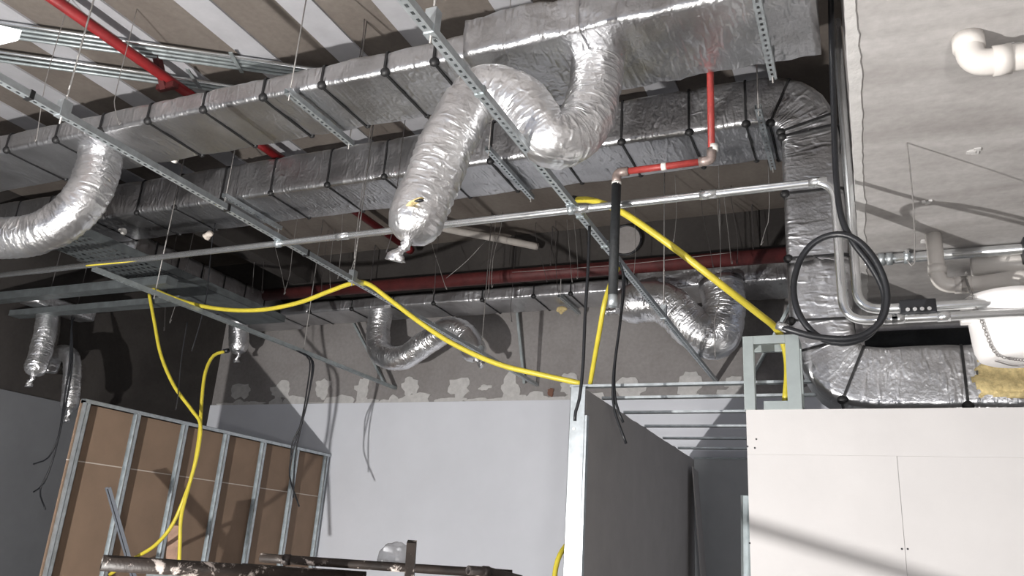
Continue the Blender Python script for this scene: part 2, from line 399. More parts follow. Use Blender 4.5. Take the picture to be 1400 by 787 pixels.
# ================================================================== insulated rectangular ducts
def rrect(hw, hh, r, n=6, m=10):
    pts = []
    cs = [(hw - r, hh - r, 0), (-(hw - r), hh - r, 90), (-(hw - r), -(hh - r), 180), (hw - r, -(hh - r), 270)]
    for i, (cx, cy, a0) in enumerate(cs):
        for k in range(n + 1):
            a = math.radians(a0 + 90 * k / n); pts.append((cx + r * math.cos(a), cy + r * math.sin(a)))
        nx, ny, na = cs[(i + 1) % 4]; a1 = math.radians(na)
        p0 = pts[-1]; p1 = (nx + r * math.cos(a1), ny + r * math.sin(a1))
        for k in range(1, m): t = k / m; pts.append((p0[0] + (p1[0] - p0[0]) * t, p0[1] + (p1[1] - p0[1]) * t))
    return pts
def densify(path, step):
    out = [path[0]]
    for a, b in zip(path, path[1:]):
        n = max(1, int((b - a).length / step))
        for k in range(1, n + 1): out.append(a.lerp(b, k / n))
    return out
def duct(parent, path, side, width, height, straps, mat='foil', rad=.05, seed=0, amp=.012, step=.045, pads=True, strap_mat='strap', bulge=.004, pad_corners=((-1, 1), (1, 1))):
    """path: centre line; side: unit vector across (section x); section y = side x tangent."""
    path = densify([Vector(p) for p in path], step); n = len(path); side = Vector(side)
    sec = rrect(width / 2, height / 2, rad)
    S_ = [0]
    for a, b in zip(path, path[1:]): S_.append(S_[-1] + (b - a).length)
    T = [(path[min(i + 1, n - 1)] - path[max(i - 1, 0)]).normalized() for i in range(n)]
    bm = NB(); rings = []; uv = bm.loops.layers.uv.verify(); arc = [0]
    for k in range(len(sec)):
        a, b = sec[k], sec[(k + 1) % len(sec)]; arc.append(arc[-1] + math.hypot(a[0] - b[0], a[1] - b[1]))
    for i in range(n):
        nn = side.cross(T[i]).normalized(); d = min([abs(S_[i] - s) for s in straps] + [9])
        pinch = -.007 * math.exp(-(d / .05) ** 2) + bulge * min(1, d / .25)
        ring = []
        for (u, v) in sec:
            P = path[i] + side * u + nn * v; dirv = (side * u / width + nn * v / height).normalized()
            q = Vector((P.x * 3, P.y * 3, P.z * 3 + seed)); f = noise.noise(q) * .5 + noise.noise(q * 3.1) * .4 + noise.noise(q * 7) * .25
            ring.append(bm.verts.new(P + dirv * (f * amp + pinch)))
        rings.append(ring)
    m = len(sec)
    for i in range(n - 1):
        for k in range(m):
            f = bm.faces.new((rings[i][k], rings[i][(k + 1) % m], rings[i + 1][(k + 1) % m], rings[i + 1][k]))
            for lp, q in zip(f.loops, ((k, i), (k + 1, i), (k + 1, i + 1), (k, i + 1))): lp[uv].uv = (arc[q[0]] + seed, S_[q[1]])
    bm.faces.new(rings[0]); bm.faces.new(rings[-1])
    body = obj('foil_jacket', bm, mat, parent, smooth=True)
    for s in straps:
        i = min(range(n), key=lambda j: abs(S_[j] - s)); nn = side.cross(T[i]).normalized()
        bm = NB(); sec2 = rrect(width / 2 + .002, height / 2 + .002, rad, 4, 2); prof = []
        for dt, ex in ((-.008, -.02), (-.008, .003), (.008, .003), (.008, -.02)):
            prof.append([bm.verts.new(path[i] + T[i] * dt + side * u * (1 + 2 * ex / width) + nn * v * (1 + 2 * ex / height)) for (u, v) in sec2])
        for a in range(3):
            for k in range(len(sec2)): bm.faces.new((prof[a][k], prof[a][(k + 1) % len(sec2)], prof[a + 1][(k + 1) % len(sec2)], prof[a + 1][k]))
        so = obj('strap', bm, strap_mat, parent)
        if pads:
            for su, sv in pad_corners:
                c = path[i] + side * su * (width / 2 - .012) + nn * sv * (height / 2 - .012); bm = NB()
                bmesh.ops.create_icosphere(bm, subdivisions=2, radius=.036 if su < 0 else .024, matrix=Matrix.Translation(c) @ Matrix.Diagonal((1, .8, .9, 1)))
                obj('corner_pad', bm, 'strap', so, smooth=True)
    return body
def edge_s(pxs, Y, x0):  # strap positions along X measured on the front lower edge
    return [aY(px, py, Y).x - x0 for px, py in pxs]
dz = 1.6
# duct over the scaffold (nearest run)
D1Y0, D1Y1, D1Z0, D1H = 3.68, 4.26, 4.48, .17
d1 = thing('supply_duct', 'foil wrapped duct run nearest the ceiling lamp, carrying the big twisted flexible hose', 'duct', (-3.5, 3.97, D1Z0))
x0, x1 = -8.6, -2.05
st1 = edge_s([(198, 170), (274, 152), (359, 133), (435, 117), (525, 98), (594, 83)], D1Y0, x0)
st1 = [st1[0] - 1.55, st1[0] - 1.0, st1[0] - .5] + st1
yc, zc = (D1Y0 + D1Y1) / 2, D1Z0 + D1H / 2
duct(d1, [(x0, yc, zc), (x1, yc, zc)], (0, 1, 0), D1Y1 - D1Y0, D1H, st1, 'foil', .035, 1, .011, pad_corners=((-1, 1), (1, 1)))
duct(d1, [(x1 - .05, yc + .02, zc + .03), (-1.2, yc + .02, zc + .05), (-.085, yc + .02, zc + .05)], (0, 1, 0), .68, D1H + .1, [.75], M['foil'], .04, 5, .034, .04, pads=False, bulge=.01, strap_mat='foil')
# duct two
D2Y0, D2Y1, D2Z0, D2H = 5.55, 6.19, 4.80, .405
d2 = thing('return_duct', 'foil wrapped duct with two elbows dropping beside the concrete soffit onto the white wall', 'duct', (-3, 5.6, 2.6))
x0 = -9.58; yc, zc = (D2Y0 + D2Y1) / 2, D2Z0 + D2H / 2
xd = -.225; hw = .405; zl = RZ + .05 + .20
corner = fillet([(-1.2, yc, zc), (xd, yc, zc), (xd, yc, 3.6)], .40, 10)
corner2 = fillet([(xd, yc, 3.7), (xd, yc, zl), (1.4, yc, zl)], .36, 10)
path2 = [Vector((x0, yc, zc))] + corner + corner2 + [Vector((3.2, yc, zl))]
def path_s(path, P):   # arc length at nearest point
    best = (9e9, 0); s = 0
    for a, b in zip(path, path[1:]):
        L = (b - a).length
        if L > 0:
            t = max(0, min(1, (Vector(P) - a).dot(b - a) / L / L)); d = (a.lerp(b, t) - Vector(P)).length
            if d < best[0]: best = (d, s + t * L)
        s += L
    return best[1]
st2 = edge_s([(120, 312), (183, 302), (237, 293), (300, 282), (368, 270), (447, 258), (525, 246), (600, 232), (668, 220), (760, 206), (850, 190), (943, 172), (1020, 160)], D2Y0, x0)
st2 = [s_ for s_ in [st2[0] - 1.3, st2[0] - .75] + st2 if s_ > .05]
st2 += [path_s(path2, corner[4]), path_s(path2, corner[9])]
for px, py in [(1105, 207), (1115, 285), (1130, 372), (1130, 457), (1135, 490), (1165, 520), (1315, 520), (1420, 520)]:
    st2.append(path_s(path2, aY(px, py, yc)))
duct(d2, path2, (0, 1, 0), D2Y1 - D2Y0, hw, st2, 'foil', .045, 9, .012, pad_corners=((-1, 1), (1, 1)))
bm = NB(); p = aY(1385, 515, D2Y0 - .004)
N_ = 26; g = {}
for a in range(N_):
    for b in range(N_):
        u, v = a / (N_ - 1) * 2 - 1, b / (N_ - 1) * 2 - 1; rr = math.hypot(u, v)
        if rr < 1 + .3 * noise.noise(Vector((u * 2, v * 2, 5))):
            edge = max(0, 1 - rr)
            g[a, b] = bm.verts.new((p.x + u * .24 + .01 * noise.noise(Vector((u * 5, v * 5, 1))), p.y + .012 - .03 * min(1, edge * 5) - .02 * noise.noise(Vector((u * 6, v * 6, 0))), p.z + v * .145))
for (a, b) in list(g):
    q = [g.get(k) for k in ((a, b), (a + 1, b), (a + 1, b + 1), (a, b + 1))]
    if all(q): bm.faces.new(q)
bmesh.ops.delete(bm, geom=[v for v in bm.verts if not v.link_faces], context='VERTS')
obj('bare_insulation', bm, 'wool', d2, label='torn open yellow glass wool patch', smooth=True)
# far duct
D3Y0, D3Y1, D3Z0, D3H = 8.85, 9.45, 4.69, .16
d3 = thing('branch_duct', 'long thin foil wrapped duct in front of the back wall feeding two flexible hoses', 'duct', (-4, 9.1, D3Z0))
x0 = -7.74; yc, zc = (D3Y0 + D3Y1) / 2, D3Z0 + D3H / 2
st3 = edge_s([ (374, 428), (422, 425), (480, 422), (535, 419), (593, 415), (659, 409), (727, 403), (779, 399), (859, 393)], D3Y0, x0)
duct(d3, [(x0, yc, zc), (-1.75, yc, zc)], (0, 1, 0), .6, D3H, st3, 'foil_smooth', .03, 14, .010, pad_corners=((-1, 1), (1, 1)))
duct(d3, [(-2.4, yc - .03, zc + .02), (-.3, yc - .03, zc + .02)], (0, 1, 0), .68, D3H + .1, [.9], 'foil', .03, 21, .03, .05, pads=False, strap_mat='foil')
# left run going back
d4 = thing('side_duct', 'foil wrapped duct running back along the dark left wall beside the perforated tray', 'duct', (-8.2, 7, 4.7))
duct(d4, [(-8.25, 6.24, 4.80), (-8.25, 9.5, 4.80)], (-1, 0, 0), .95, .28, [.3, .7, 1.1, 1.5, 1.9, 2.3, 2.7], 'foil_smooth', .04, 30, .010, pad_corners=((1, 1), (-1, 1)))
# hanging plenum for the far-left hoses
d5 = thing('plenum_box', 'small crinkled foil plenum above the hoses by the dark left wall', 'duct box', (-8.7, 6.3, 3.9))
pl = [aZ(38, 414, 4.06), aZ(116, 440, 4.06)]
duct(d5, [pl[0] + Vector((0, 0, .07)), pl[1] + Vector((0, 0, .07))], (pl[1] - pl[0]).normalized().cross(Vector((0, 0, 1))), .30, .13, [], 'foil', .03, 40, .02, .04, pads=False)
for q in (.3, .8):
    p = pl[0].lerp(pl[1], q); tube('hanger', [p + Vector((0, 0, .1)), (p.x, p.y, CEIL)], .006, 'wire_dark', d5, False, 6)

# ================================================================== flexible hoses
def flex(name, pts, r, label, closed=True, seed=0, rings=.05, step=.014, seg=40, tie=None, start_collar=True):
    path = spline(pts, step); L = sum((b - a).length for a, b in zip(path, path[1:]))
    t = thing(name, label, 'flexible duct', tuple(Vector(pts[0])))
    def rf(s, a, u):
        ph = 2 * PI * (s / rings) + 2.2 * noise.noise(Vector((math.cos(a) * 1.2, math.sin(a) * 1.2, s * 3 + seed))) * 2
        w_ = .022 * math.sin(ph) * (.55 + .6 * noise.noise(Vector((math.cos(a) * 2, math.sin(a) * 2, s * 5 + seed + 50))))
        n_ = .06 * noise.noise(Vector((math.cos(a) * 2.2, math.sin(a) * 2.2, s * 6 / (r * 6.5) + seed))) + .05 * noise.noise(Vector((math.cos(a) * 1.6, math.sin(a) * 1.6, s * 34 + seed)))
        k = 1
        if closed:
            e = L - s
            if e < r * 1.0: k = .10 + .90 * math.sqrt(max(0, 1 - (1 - e / r) ** 2)) if e > 0 else .10
        return r * k * (1 + w_ + n_)
    bm = sweep(NB(), path, r, seg, True, rf); obj('hose', bm, 'flex', t, smooth=True)
    if closed:
        e = path[-1]; d = (path[-1] - path[-4]).normalized()
        if tie: d = (d * .3 + Vector(tie)).normalized()
        tail = [e - d * .03, e + d * .03 + Vector((.008, 0, 0)), e + d * .075 - Vector((.010, .006, 0)), e + d * .125]
        bm = sweep(NB(), spline(tail, .012), .03, 14, True, lambda s, a, u: (.030 - .012 * math.sin(u * 3.1) ** 2 + .012 * u) * (1 + .9 * noise.noise(Vector((math.cos(a) * 2.2 + seed, math.sin(a) * 2.2, s * 45)))))
        obj('twisted_end', bm, 'flex', t, smooth=True)
    if start_collar:
        d = (path[3] - path[0]).normalized(); bm = sweep(NB(), [path[0] - d * .02, path[0] + d * .03, path[0] + d * .06], r * 1.06, seg, True, lambda s, a, u: r * (1.07 + .05 * noise.noise(Vector((math.cos(a) * 4, math.sin(a) * 4, s * 20)))))
        obj('collar', bm, 'foil', t, smooth=True)
    return t
fa = flex('flexible_hose', [aY(818, 48, 4.0), aY(815, 110, 3.98), aY(795, 175, 3.9), aY(750, 190, 3.75), aY(712, 140, 3.68), aY(660, 128, 3.66), aY(622, 175, 3.6), aY(590, 250, 3.55), aY(556, 330, 3.5)], .158,
          'large twisted silver flexible hose hanging over the channel with a torn tied end', True, 1, tie=(-.5, 0, -.8))
# torn slit showing yellow wool
p = aY(566, 273, 3.335); bm = NB()
bmesh.ops.create_icosphere(bm, subdivisions=3, radius=.05, matrix=Matrix.Translation(p + Vector((0, .02, 0))) @ Matrix.Rotation(-.3, 4, 'Y') @ Matrix.Diagonal((1.1, .45, .22, 1)))
for v in bm.verts: v.co += Vector((.012, .012, .012)) * noise.noise(v.co * 40)
ts = obj('torn_slit', bm, 'wool', fa, smooth=True)
bm = NB(); bmesh.ops.create_icosphere(bm, subdivisions=2, radius=.03, matrix=Matrix.Translation(p + Vector((.035, -.004, -.012))) @ Matrix.Diagonal((1.0, .5, .25, 1)))
obj('tear_hole', bm, 'rubber', ts, smooth=True)
flex('flexible_hose', [aY(140, 195, 3.98), aY(133, 235, 3.95), aY(112, 278, 3.9), aY(70, 312, 3.85), aY(15, 325, 3.8), aY(-60, 318, 3.75)], .165, 'silver flexible hose curving away from the duct below the ceiling lamp', False, 11)
flex('flexible_hose', [aY(521, 424, 9.12), aY(517, 455, 9.1), aY(521, 482, 9.05), aY(549, 489, 9.0), aY(585, 467, 8.95), aY(615, 450, 8.9), aY(640, 463, 8.88), aY(651, 492, 8.85)], .165,
     'silver flexible hose with an S bend hanging in front of the grey back wall patches', True, 22, step=.025, seg=28, tie=(.7, 0, -.4))
flex('flexible_hose', [aY(985, 388, 8.75), aY(990, 425, 8.72), aY(980, 462, 8.7), aY(950, 450, 8.65), aY(915, 418, 8.6), aY(880, 412, 8.58), aY(842, 424, 8.55)], .235,
     'thick silver flexible hose hanging behind the yellow hose near the galvanised box frame', True, 33, step=.03, seg=30, tie=(-1, 0, -.1))
flex('flexible_hose', [aY(66, 424, 6.3), aY(62, 455, 6.28), aY(53, 490, 6.25), aY(45, 514, 6.22)], .125, 'short straight silver hose hanging from the small plenum', True, 44, step=.025, seg=26, tie=(-.2, 0, -.9))
flex('flexible_hose', [aY(67, 505, 6.7), aY(74, 488, 6.65), aY(88, 482, 6.6), aY(98, 492, 6.6), aY(98, 525, 6.6), aY(94, 562, 6.6)], .10, 'hooked silver hose hanging beside the dark left wall with black cords', True, 55, step=.025, seg=26, start_collar=False, tie=(0, 0, -1))
flex('flexible_hose', [aY(326, 436, 9.0), aY(326, 460, 9.0), aY(326, 484, 9.0)], .14, 'stubby silver hose end tied off under the branch duct', True, 66, step=.025, seg=26, tie=(-.2, 0, -.9))

# ================================================================== slotted channels
def channel(name, p, q, label, group=None, w_=.045, h=.04, slot=.05, mat='galv', cat='steel channel'):
    p, q = Vector(p), Vector(q); L = (q - p).length; t = (q - p) / L; s = t.cross(Vector((0, 0, 1))).normalized(); u = Vector((0, 0, 1))
    bm = NB(); th = .003
    def pl_(a0, a1, s0, s1, z):
        vs = [bm.verts.new(p + t * a + s * b + u * z) for a, b in ((a0, s0), (a1, s0), (a1, s1), (a0, s1))]; bm.faces.new(vs)
    def wall_(a0, a1, sx, z0, z1):
        vs = [bm.verts.new(p + t * a + s * sx + u * z) for a, z in ((a0, z0), (a1, z0), (a1, z1), (a0, z1))]; bm.faces.new(vs)
    hw_ = w_ / 2; sw = w_ * .17
    pl_(0, L, -hw_, -sw, 0); pl_(0, L, sw, hw_, 0)
    n = max(1, int(L / slot))
    for i in range(n): pl_(i * L / n, i * L / n + (L / n) * .55, -sw, sw, 0)
    for sx in (-hw_, hw_): wall_(0, L, sx, 0, h)
    for a, b in ((-hw_, -hw_ + .01), (hw_ - .01, hw_)): pl_(0, L, a, b, h)
    obj_ = obj('bar', bm, mat, None); 
    t_ = thing(name, label, cat, obj_.location, group); o = obj_; o.location = (0, 0, 0); o.parent = t_; o.name = 'bar'; ORG[o.name] = ORG[t_.name]
    return t_
CZ = 3.74
def rod(px, py, Z, parent, r=.006, top=CEIL, mat='wire', name='threaded_rod'):
    p = aZ(px, py, Z); return tube(name, [(p.x, p.y, Z - .04), (p.x, p.y, top)], r, mat, parent, False, 6)
def rod_at(x, y, z, parent, r=.006, top=CEIL):
    return tube('threaded_rod', [(x, y, z - .04), (x, y, top)], r, 'wire', parent, False, 6)
lx = -3.98
c1 = channel('support_channel', (lx, .9, CZ), (lx, FAR - .01, CZ), 'long slotted channel running back under the ducts, crossed by the yellow hose loop')
for y in (2.55, 5.4, 8.0): 
    r_ = rod_at(lx, y, CZ, c1); obj('clip', box(NB(), lx - .025, lx + .025, y - .03, y + .03, CZ - .004, CZ + .10), 'galv', r_)
rx_ = -1.635
c2 = channel('support_channel', (rx_, 1.2, CZ), (rx_, FAR - .01, CZ), 'long slotted channel passing in front of the big twisted silver hose')
for y in (2.55, 7.0):
    r_ = rod_at(rx_, y, CZ, c2); obj('clip', box(NB(), rx_ - .028, rx_ + .028, y - .025, y + .025, CZ - .004, CZ + .13), 'galv', r_)
for y in (3.05, 4.6, 5.15):
    obj('joint_clip', box(NB(), rx_ - .027, rx_ + .027, y - .012, y + .012, CZ - .006, CZ + .045), 'galv_dull', c2)
for y in (2.35, 3.85, 4.75): obj('joint_clip', box(NB(), lx - .027, lx + .027, y - .012, y + .012, CZ - .006, CZ + .045), 'strap', c1)
c3 = channel('support_channel', (-6.18, 4.6, CZ), (-6.18, FAR - .01, CZ), 'dim slotted channel between the perforated tray and the back wall', mat='galv_dull')
rod_at(-6.18, 5.3, CZ, c3); rod_at(-6.18, 7.6, CZ, c3)
# wall brackets / braces at the far ends
def brace(p, q, label, w_=.045): 
    bm = obox(NB(), p, q, w_, .012, Vector((0, 1, 0))); bm2 = obox(bm, Vector(p) + Vector((w_ / 2, -.02, 0)), Vector(q) + Vector((w_ / 2, -.02, 0)), .006, .04, Vector((0, 1, 0)))
    obj('wall_brace', bm, 'galv_dull', None, label, 'brace', 'braces on the back wall')
brace(aY(526, 524, FAR - .03), aY(478, 430, FAR - .20), 'dark sloping brace behind the S bend silver hose')
brace(aY(717, 524, FAR - .03), aY(707, 425, FAR - .10), 'near upright brace on the back wall under the branch duct')
brace(aY(1030, 512, FAR - .03), aY(1092, 395, FAR - .3), 'dark sloping brace behind the thick silver hose')
# trapeze channels under the ducts
def trapeze(x, y0, y1, z, label):
    c = channel('trapeze_hanger', (x, y0, z), (x, y1, z), label, 'trapeze hangers under the ducts', cat='duct hanger')
    for y in (y0 + .03, y1 - .03): rod_at(x, y, z, c, .005)
trapeze(-3.385, 3.60, 4.36, D1Z0 - .066, 'short slotted hanger under the duct carrying the twisted hose')
trapeze(-.366, 3.45, 4.40, D1Z0 - .066, 'slotted hanger at the crinkled end of the nearest duct beside the soffit')
trapeze(-2.70, 5.25, 6.24, D2Z0 - .062, 'short slotted hanger beside the big twisted hose under the elbowed duct')
trapeze(-5.62, 5.37, 6.24, D2Z0 - .062, 'short slotted hanger under the dim part of the elbowed duct')
trapeze(-.55, 5.25, 6.24, D2Z0 - .062, 'slotted hanger just before the upper duct elbow')
p = aZ(765, 405, D3Z0 - .05); trapeze(p.x, 8.75, 9.50, D3Z0 - .062, 'slotted hanger under the branch duct near the black pipe')

# ================================================================== conduits
MZ, MY = 1.6 + .478 * 4.42, 4.42
xe = aY(1140, 246, MY).x
cm = thing('main_conduit', 'long bright steel conduit crossing below both slotted channels and turning down', 'conduit', (-3, MY, MZ))
zlow = aY(1200, 437, MY).z
path = fillet([(-8.9, MY, MZ), (xe, MY, MZ), (xe, MY, zlow), (1.35, MY, zlow)], .13, 10)
obj('pipe', sweep(NB(), path, .024, 14), 'zinc', cm, smooth=True)
for px, py in ((468, 326), (795, 290), (968, 261), (1118, 247)):
    X = aY(px, py, MY).x; obj('coupling', sweep(NB(), [(X - .05, MY, MZ), (X + .05, MY, MZ)], .028, 14), 'zinc', cm, smooth=True)
for X in (lx, rx_): 
    obj('clamp', sweep(NB(), [(X - .02, MY, MZ), (X + .02, MY, MZ)], .030, 14), 'galv', cm, smooth=True)
    obj('clamp', box(NB(), X - .03, X + .03, MY - .035, MY + .035, MZ + .024, CZ - .001), 'galv', cm)
for X in (aY(1218, 436, MY).x, aY(1228, 436, MY).x, aY(1290, 432, MY).x): obj('coupling', sweep(NB(), [(X - .03, MY, zlow), (X + .03, MY, zlow)], .0275, 14), 'zinc', cm, smooth=True)
z2 = aY(1200, 421, MY + .03).z
path = fillet([(.008, MY + .05, SOF + 1.2), (.008, MY + .05, z2), (1.35, MY + .05, z2)], .12, 10)
c_ = thing('side_conduit', 'steel conduit bending under the soffit above its twin with a black clamp block', 'conduit', (.1, MY, z2))
obj('pipe', sweep(NB(), path, .026, 14), 'zinc', c_, smooth=True)
p = aY(1255, 420, MY); bm = box(NB(), p.x - .085, p.x + .085, MY - .02, MY + .05, p.z - .04, p.z + .04, .01); cb = obj('clamp_block', bm, 'rubber', c_)
for k in range(4):
    q = Vector((p.x - .05 + k * .033, MY - .022, p.z - .018)); obj('bolt', sweep(NB(), [q, q + Vector((0, -.012, 0))], .011, 6), 'zinc', cb)
zs_ = SOF - .045
c_ = thing('soffit_conduit', 'grey steel conduit clamped flat under the concrete soffit', 'conduit', (1, 5.3, zs_))
Yc = (zs_ - 1.6) * 2.735
obj('pipe', sweep(NB(), [(.07, Yc, zs_), (2.6, Yc, zs_)], .033, 14), 'zinc', c_, smooth=True)
for px in (1205, 1216, 1240):
    X = aY(px, 353, Yc).x; obj('clamp', sweep(NB(), [(X - .018, Yc, zs_), (X + .018, Yc, zs_)], .040, 14), 'galv', c_, smooth=True)
X = aY(1240, 353, Yc).x
for d in (-.05, .05): q = Vector((X, Yc + d, SOF - .012)); obj('bolt', sweep(NB(), [q, q + Vector((0, 0, -.03))], .014, 6), 'zinc', c_)
X = aY(1397, 345, Yc).x; obj('junction_box', box(NB(), X, X + .16, Yc - .09, Yc + .07, zs_ - .09, SOF - .002, .01), 'rubber', c_)

# conduits strapped under the ceiling slab, running diagonally
k0 = 0
for (a, b, n) in (((-20, 28), (500, 104), 4), ((-20, 68), (400, 129), 3)):
    for i in range(n):
        p = aZ(a[0], a[1] + i * 6, CEIL - .06); q = aZ(b[0], b[1] + i * 4.2, CEIL - .06)
        p2 = p + (p - q).normalized() * 2.0
        tube('ceiling_conduit', [p2, q], .016, 'galv_dull' if i else 'zinc', None, False, 8, label='thin dark conduit in the bundle crossing the ceiling boards behind the red pipe' if n == 4 else 'thin dark conduit in the lower bundle behind the red pipe', cat='conduit', group='ceiling conduits')
for (px, py) in ((325, 83), (267, 105)):
    p = aZ(px, py, CEIL - .06); bm = NB(); obox(bm, p + Vector((-.05, .12, -.03)), p + Vector((.06, -.15, -.03)), .03, .012)
    obj('conduit_clamp', bm, 'galv_dull', None, 'steel clamp bar under the ceiling conduits', 'clamp', 'conduit clamps')

# ================================================================== red pipes
RZp = 5.31; rxp = -1.44 * (RZp - 1.6)
rp = thing('sprinkler_pipe', 'long bright red pipe running back under the ceiling above the ducts', 'pipe', (rxp, 5, RZp))
obj('pipe', sweep(NB(), [(rxp, 1.0, RZp), (rxp, 8.35, RZp)], .045, 16), 'red', rp, smooth=True)
obj('end_cap', sweep(NB(), [(rxp, 8.30, RZp), (rxp, 8.42, RZp)], .060, 16), 'red', rp, smooth=True)
obj('hanger_strap', box(NB(), rxp - .015, rxp + .015, 3.02, 3.06, RZp + .03, CEIL), 'dark_red', rp)
bm = NB(); py_ = 4.25; obox(bm, (rxp - .02, py_, RZp - .09), (rxp - .02, py_ - .18, CEIL), .06, .05); box(bm, rxp - .10, rxp + .10, py_ - .03, py_ + .03, RZp - .09, RZp - .045)
obj('support_strut', bm, 'dark_red', rp)
rb = thing('fire_main', 'dark red large pipe crossing the shadow above the branch duct', 'pipe', (-4, 8.55, 4.9))
obj('pipe', sweep(NB(), [(-8, 8.55, 4.90), (.6, 8.55, 4.86)], .085, 18), 'dark_red', rb, smooth=True)
for x in (-6.0, -3.4, -1.0): obj('hanger_strap', sweep(NB(), [(x, 8.55, 4.88), (x, 8.55, CEIL)], .008, 6), 'wire_dark', rb)
PY_ = 4.32
e1, e2, b0 = aY(973, 219, PY_), aY(843, 243, PY_), aY(832, 408, PY_)
gp = thing('gas_drop_pipe', 'faded red pipe with two elbows and a black foam sleeved drop', 'pipe', (e2.x, PY_, b0.z))
gz = e1.z
obj('red_pipe', sweep(NB(), [(e1.x, PY_, gz + .02), (e1.x, PY_, D1Z0 + .45)], .021, 14), 'red_old', gp, smooth=True)
obj('red_pipe', sweep(NB(), [(e2.x + .05, PY_, gz), (e1.x - .05, PY_, gz)], .021, 14), 'red_old', gp, smooth=True)
for a, b, c in (((e1.x - .075, gz), (e1.x, gz), (e1.x, gz + .075)), ((e2.x + .075, gz), (e2.x, gz), (e2.x, gz - .075))):
    obj('elbow', sweep(NB(), fillet([(a[0], PY_, a[1]), (b[0], PY_, b[1]), (c[0], PY_, c[1])], .05, 8), .029, 14), 'fitting', gp, smooth=True)
obj('seal_tape', sweep(NB(), [(e1.x + .012, PY_, gz + .06), (e1.x + .012, PY_, gz + .10)], .026, 12), 'tape', gp, smooth=True)
mid = (e1.x + e2.x) / 2 + .02; obj('seal_tape', sweep(NB(), [(mid - .03, PY_, gz), (mid, PY_, gz)], .024, 12), 'tape', gp, smooth=True)
obj('seal_tape', sweep(NB(), [(e2.x, PY_, gz - .085), (e2.x, PY_, gz - .065)], .030, 12), 'tape', gp, smooth=True)
obj('foam_sleeve', sweep(NB(), [(e2.x, PY_, gz - .08), (e2.x - .005, PY_, b0.z + .02)], .030, 16, True, lambda s, a, u: .030 + .002 * noise.noise(Vector((a, s * 9, 0)))), 'black_foam', gp, smooth=True)
obj('hose_coupling', sweep(NB(), [(e2.x - .005, PY_, b0.z + .03), (e2.x - .005, PY_, b0.z - .01), (e2.x - .006, PY_, b0.z - .05)], .028, 14), 'galv', gp, smooth=True)
tube('waste_pipe', [aZ(560, 292, 5.25), aZ(600, 310, 5.25), aZ(680, 326, 5.25), aZ(735, 337, 5.25)], .045, 'white_paint_pipe', None, True, 12, label='off white pipe crossing the dim ceiling behind the big hose end', cat='pipe')

# ================================================================== yellow hoses
YR = .021
def hose(pts, label, r=YR, ends=True):
    t = thing('yellow_hose', label, 'hose', tuple(pts[0])); tube('hose', pts, r, 'yellow', t, True, 12, .04); return t
hose([aY(196, 388, 6.0), aY(225, 402, 5.95), aY(262, 415, 5.9), aY(310, 423, 5.85), aY(360, 423, 5.8), aY(410, 413, 5.75), aY(450, 398, 5.7), aY(482, 387, 5.62), aY(503, 388, 5.55), aY(530, 407, 5.55), aY(575, 441, 5.55), aY(620, 470, 5.55), aY(680, 497, 5.56), aY(740, 512, 5.58), aY(795, 524, 5.62)],
     'yellow hose looped over the slotted channel and ending on top of the grey partition')
hose([aY(204, 402, 6.1), aY(211, 440, 6.1), aY(220, 485, 6.1), aY(238, 527, 6.1), aY(262, 560, 6.1), aY(274, 580, 6.1), aY(270, 620, 6.08), aY(258, 665, 6.05), aY(248, 705, 6.0), aY(246, 745, 6.0), aY(244, 800, 6.0)],
     'yellow hose dropping from the perforated tray past the open studs', .018)
t = hose([aY(308, 480, 6.6), aY(292, 486, 6.5), aY(281, 508, 6.4), aY(276, 545, 6.3), aY(273, 590, 6.2), aY(265, 640, 6.15), aY(252, 680, 6.1), aY(235, 718, 6.1), aY(212, 745, 6.1), aY(185, 762, 6.1), aY(150, 785, 6.1)],
         'yellow hose dropping from below the stubby tied hose and bending off between the studs', .018)
tube('plug', [aY(306, 480, 6.6), aY(312, 479, 6.6)], .026, 'rubber', t, False, 10)
t = hose([aY(787, 273, 4.9), aY(810, 274, 4.85), aY(845, 287, 4.8), aY(880, 309, 4.8), aY(930, 345, 4.85), aY(985, 388, 4.95), aY(1035, 427, 5.2), aY(1062, 450, 5.38), aY(1074, 478, 5.42), aY(1077, 510, 5.42), aY(1074, 549, 5.40)],
         'thick yellow hose sagging from the slotted channel down through the galvanised box frame', .0235)
tube('plug', [aY(783, 272, 4.9), aY(789, 273, 4.9)], .028, 'rubber', t, False, 10)
hose([aY(845, 366, 5.3), aY(836, 385, 5.25), aY(827, 412, 5.2), aY(820, 450, 5.3), aY(812, 495, 5.5), aY(807, 524, 5.62)], 'short yellow hose hanging beside the black sleeved pipe down to the grey partition', .018)
hose([aY(776, 742, 6.2), aY(766, 757, 6.1), aY(760, 775, 6.05), aY(757, 800, 6.0)], 'yellow hose end curling low beside the galvanised end stud', .02)
tube('yellow_cable', [aY(118, 363, 4.40), aY(180, 357, 4.41), aY(260, 348, 4.42), aY(350, 337, 4.42)], .007, 'yellow', None, True, 8, label='thin yellow cable lying along the underside of the bright conduit', cat='cable')

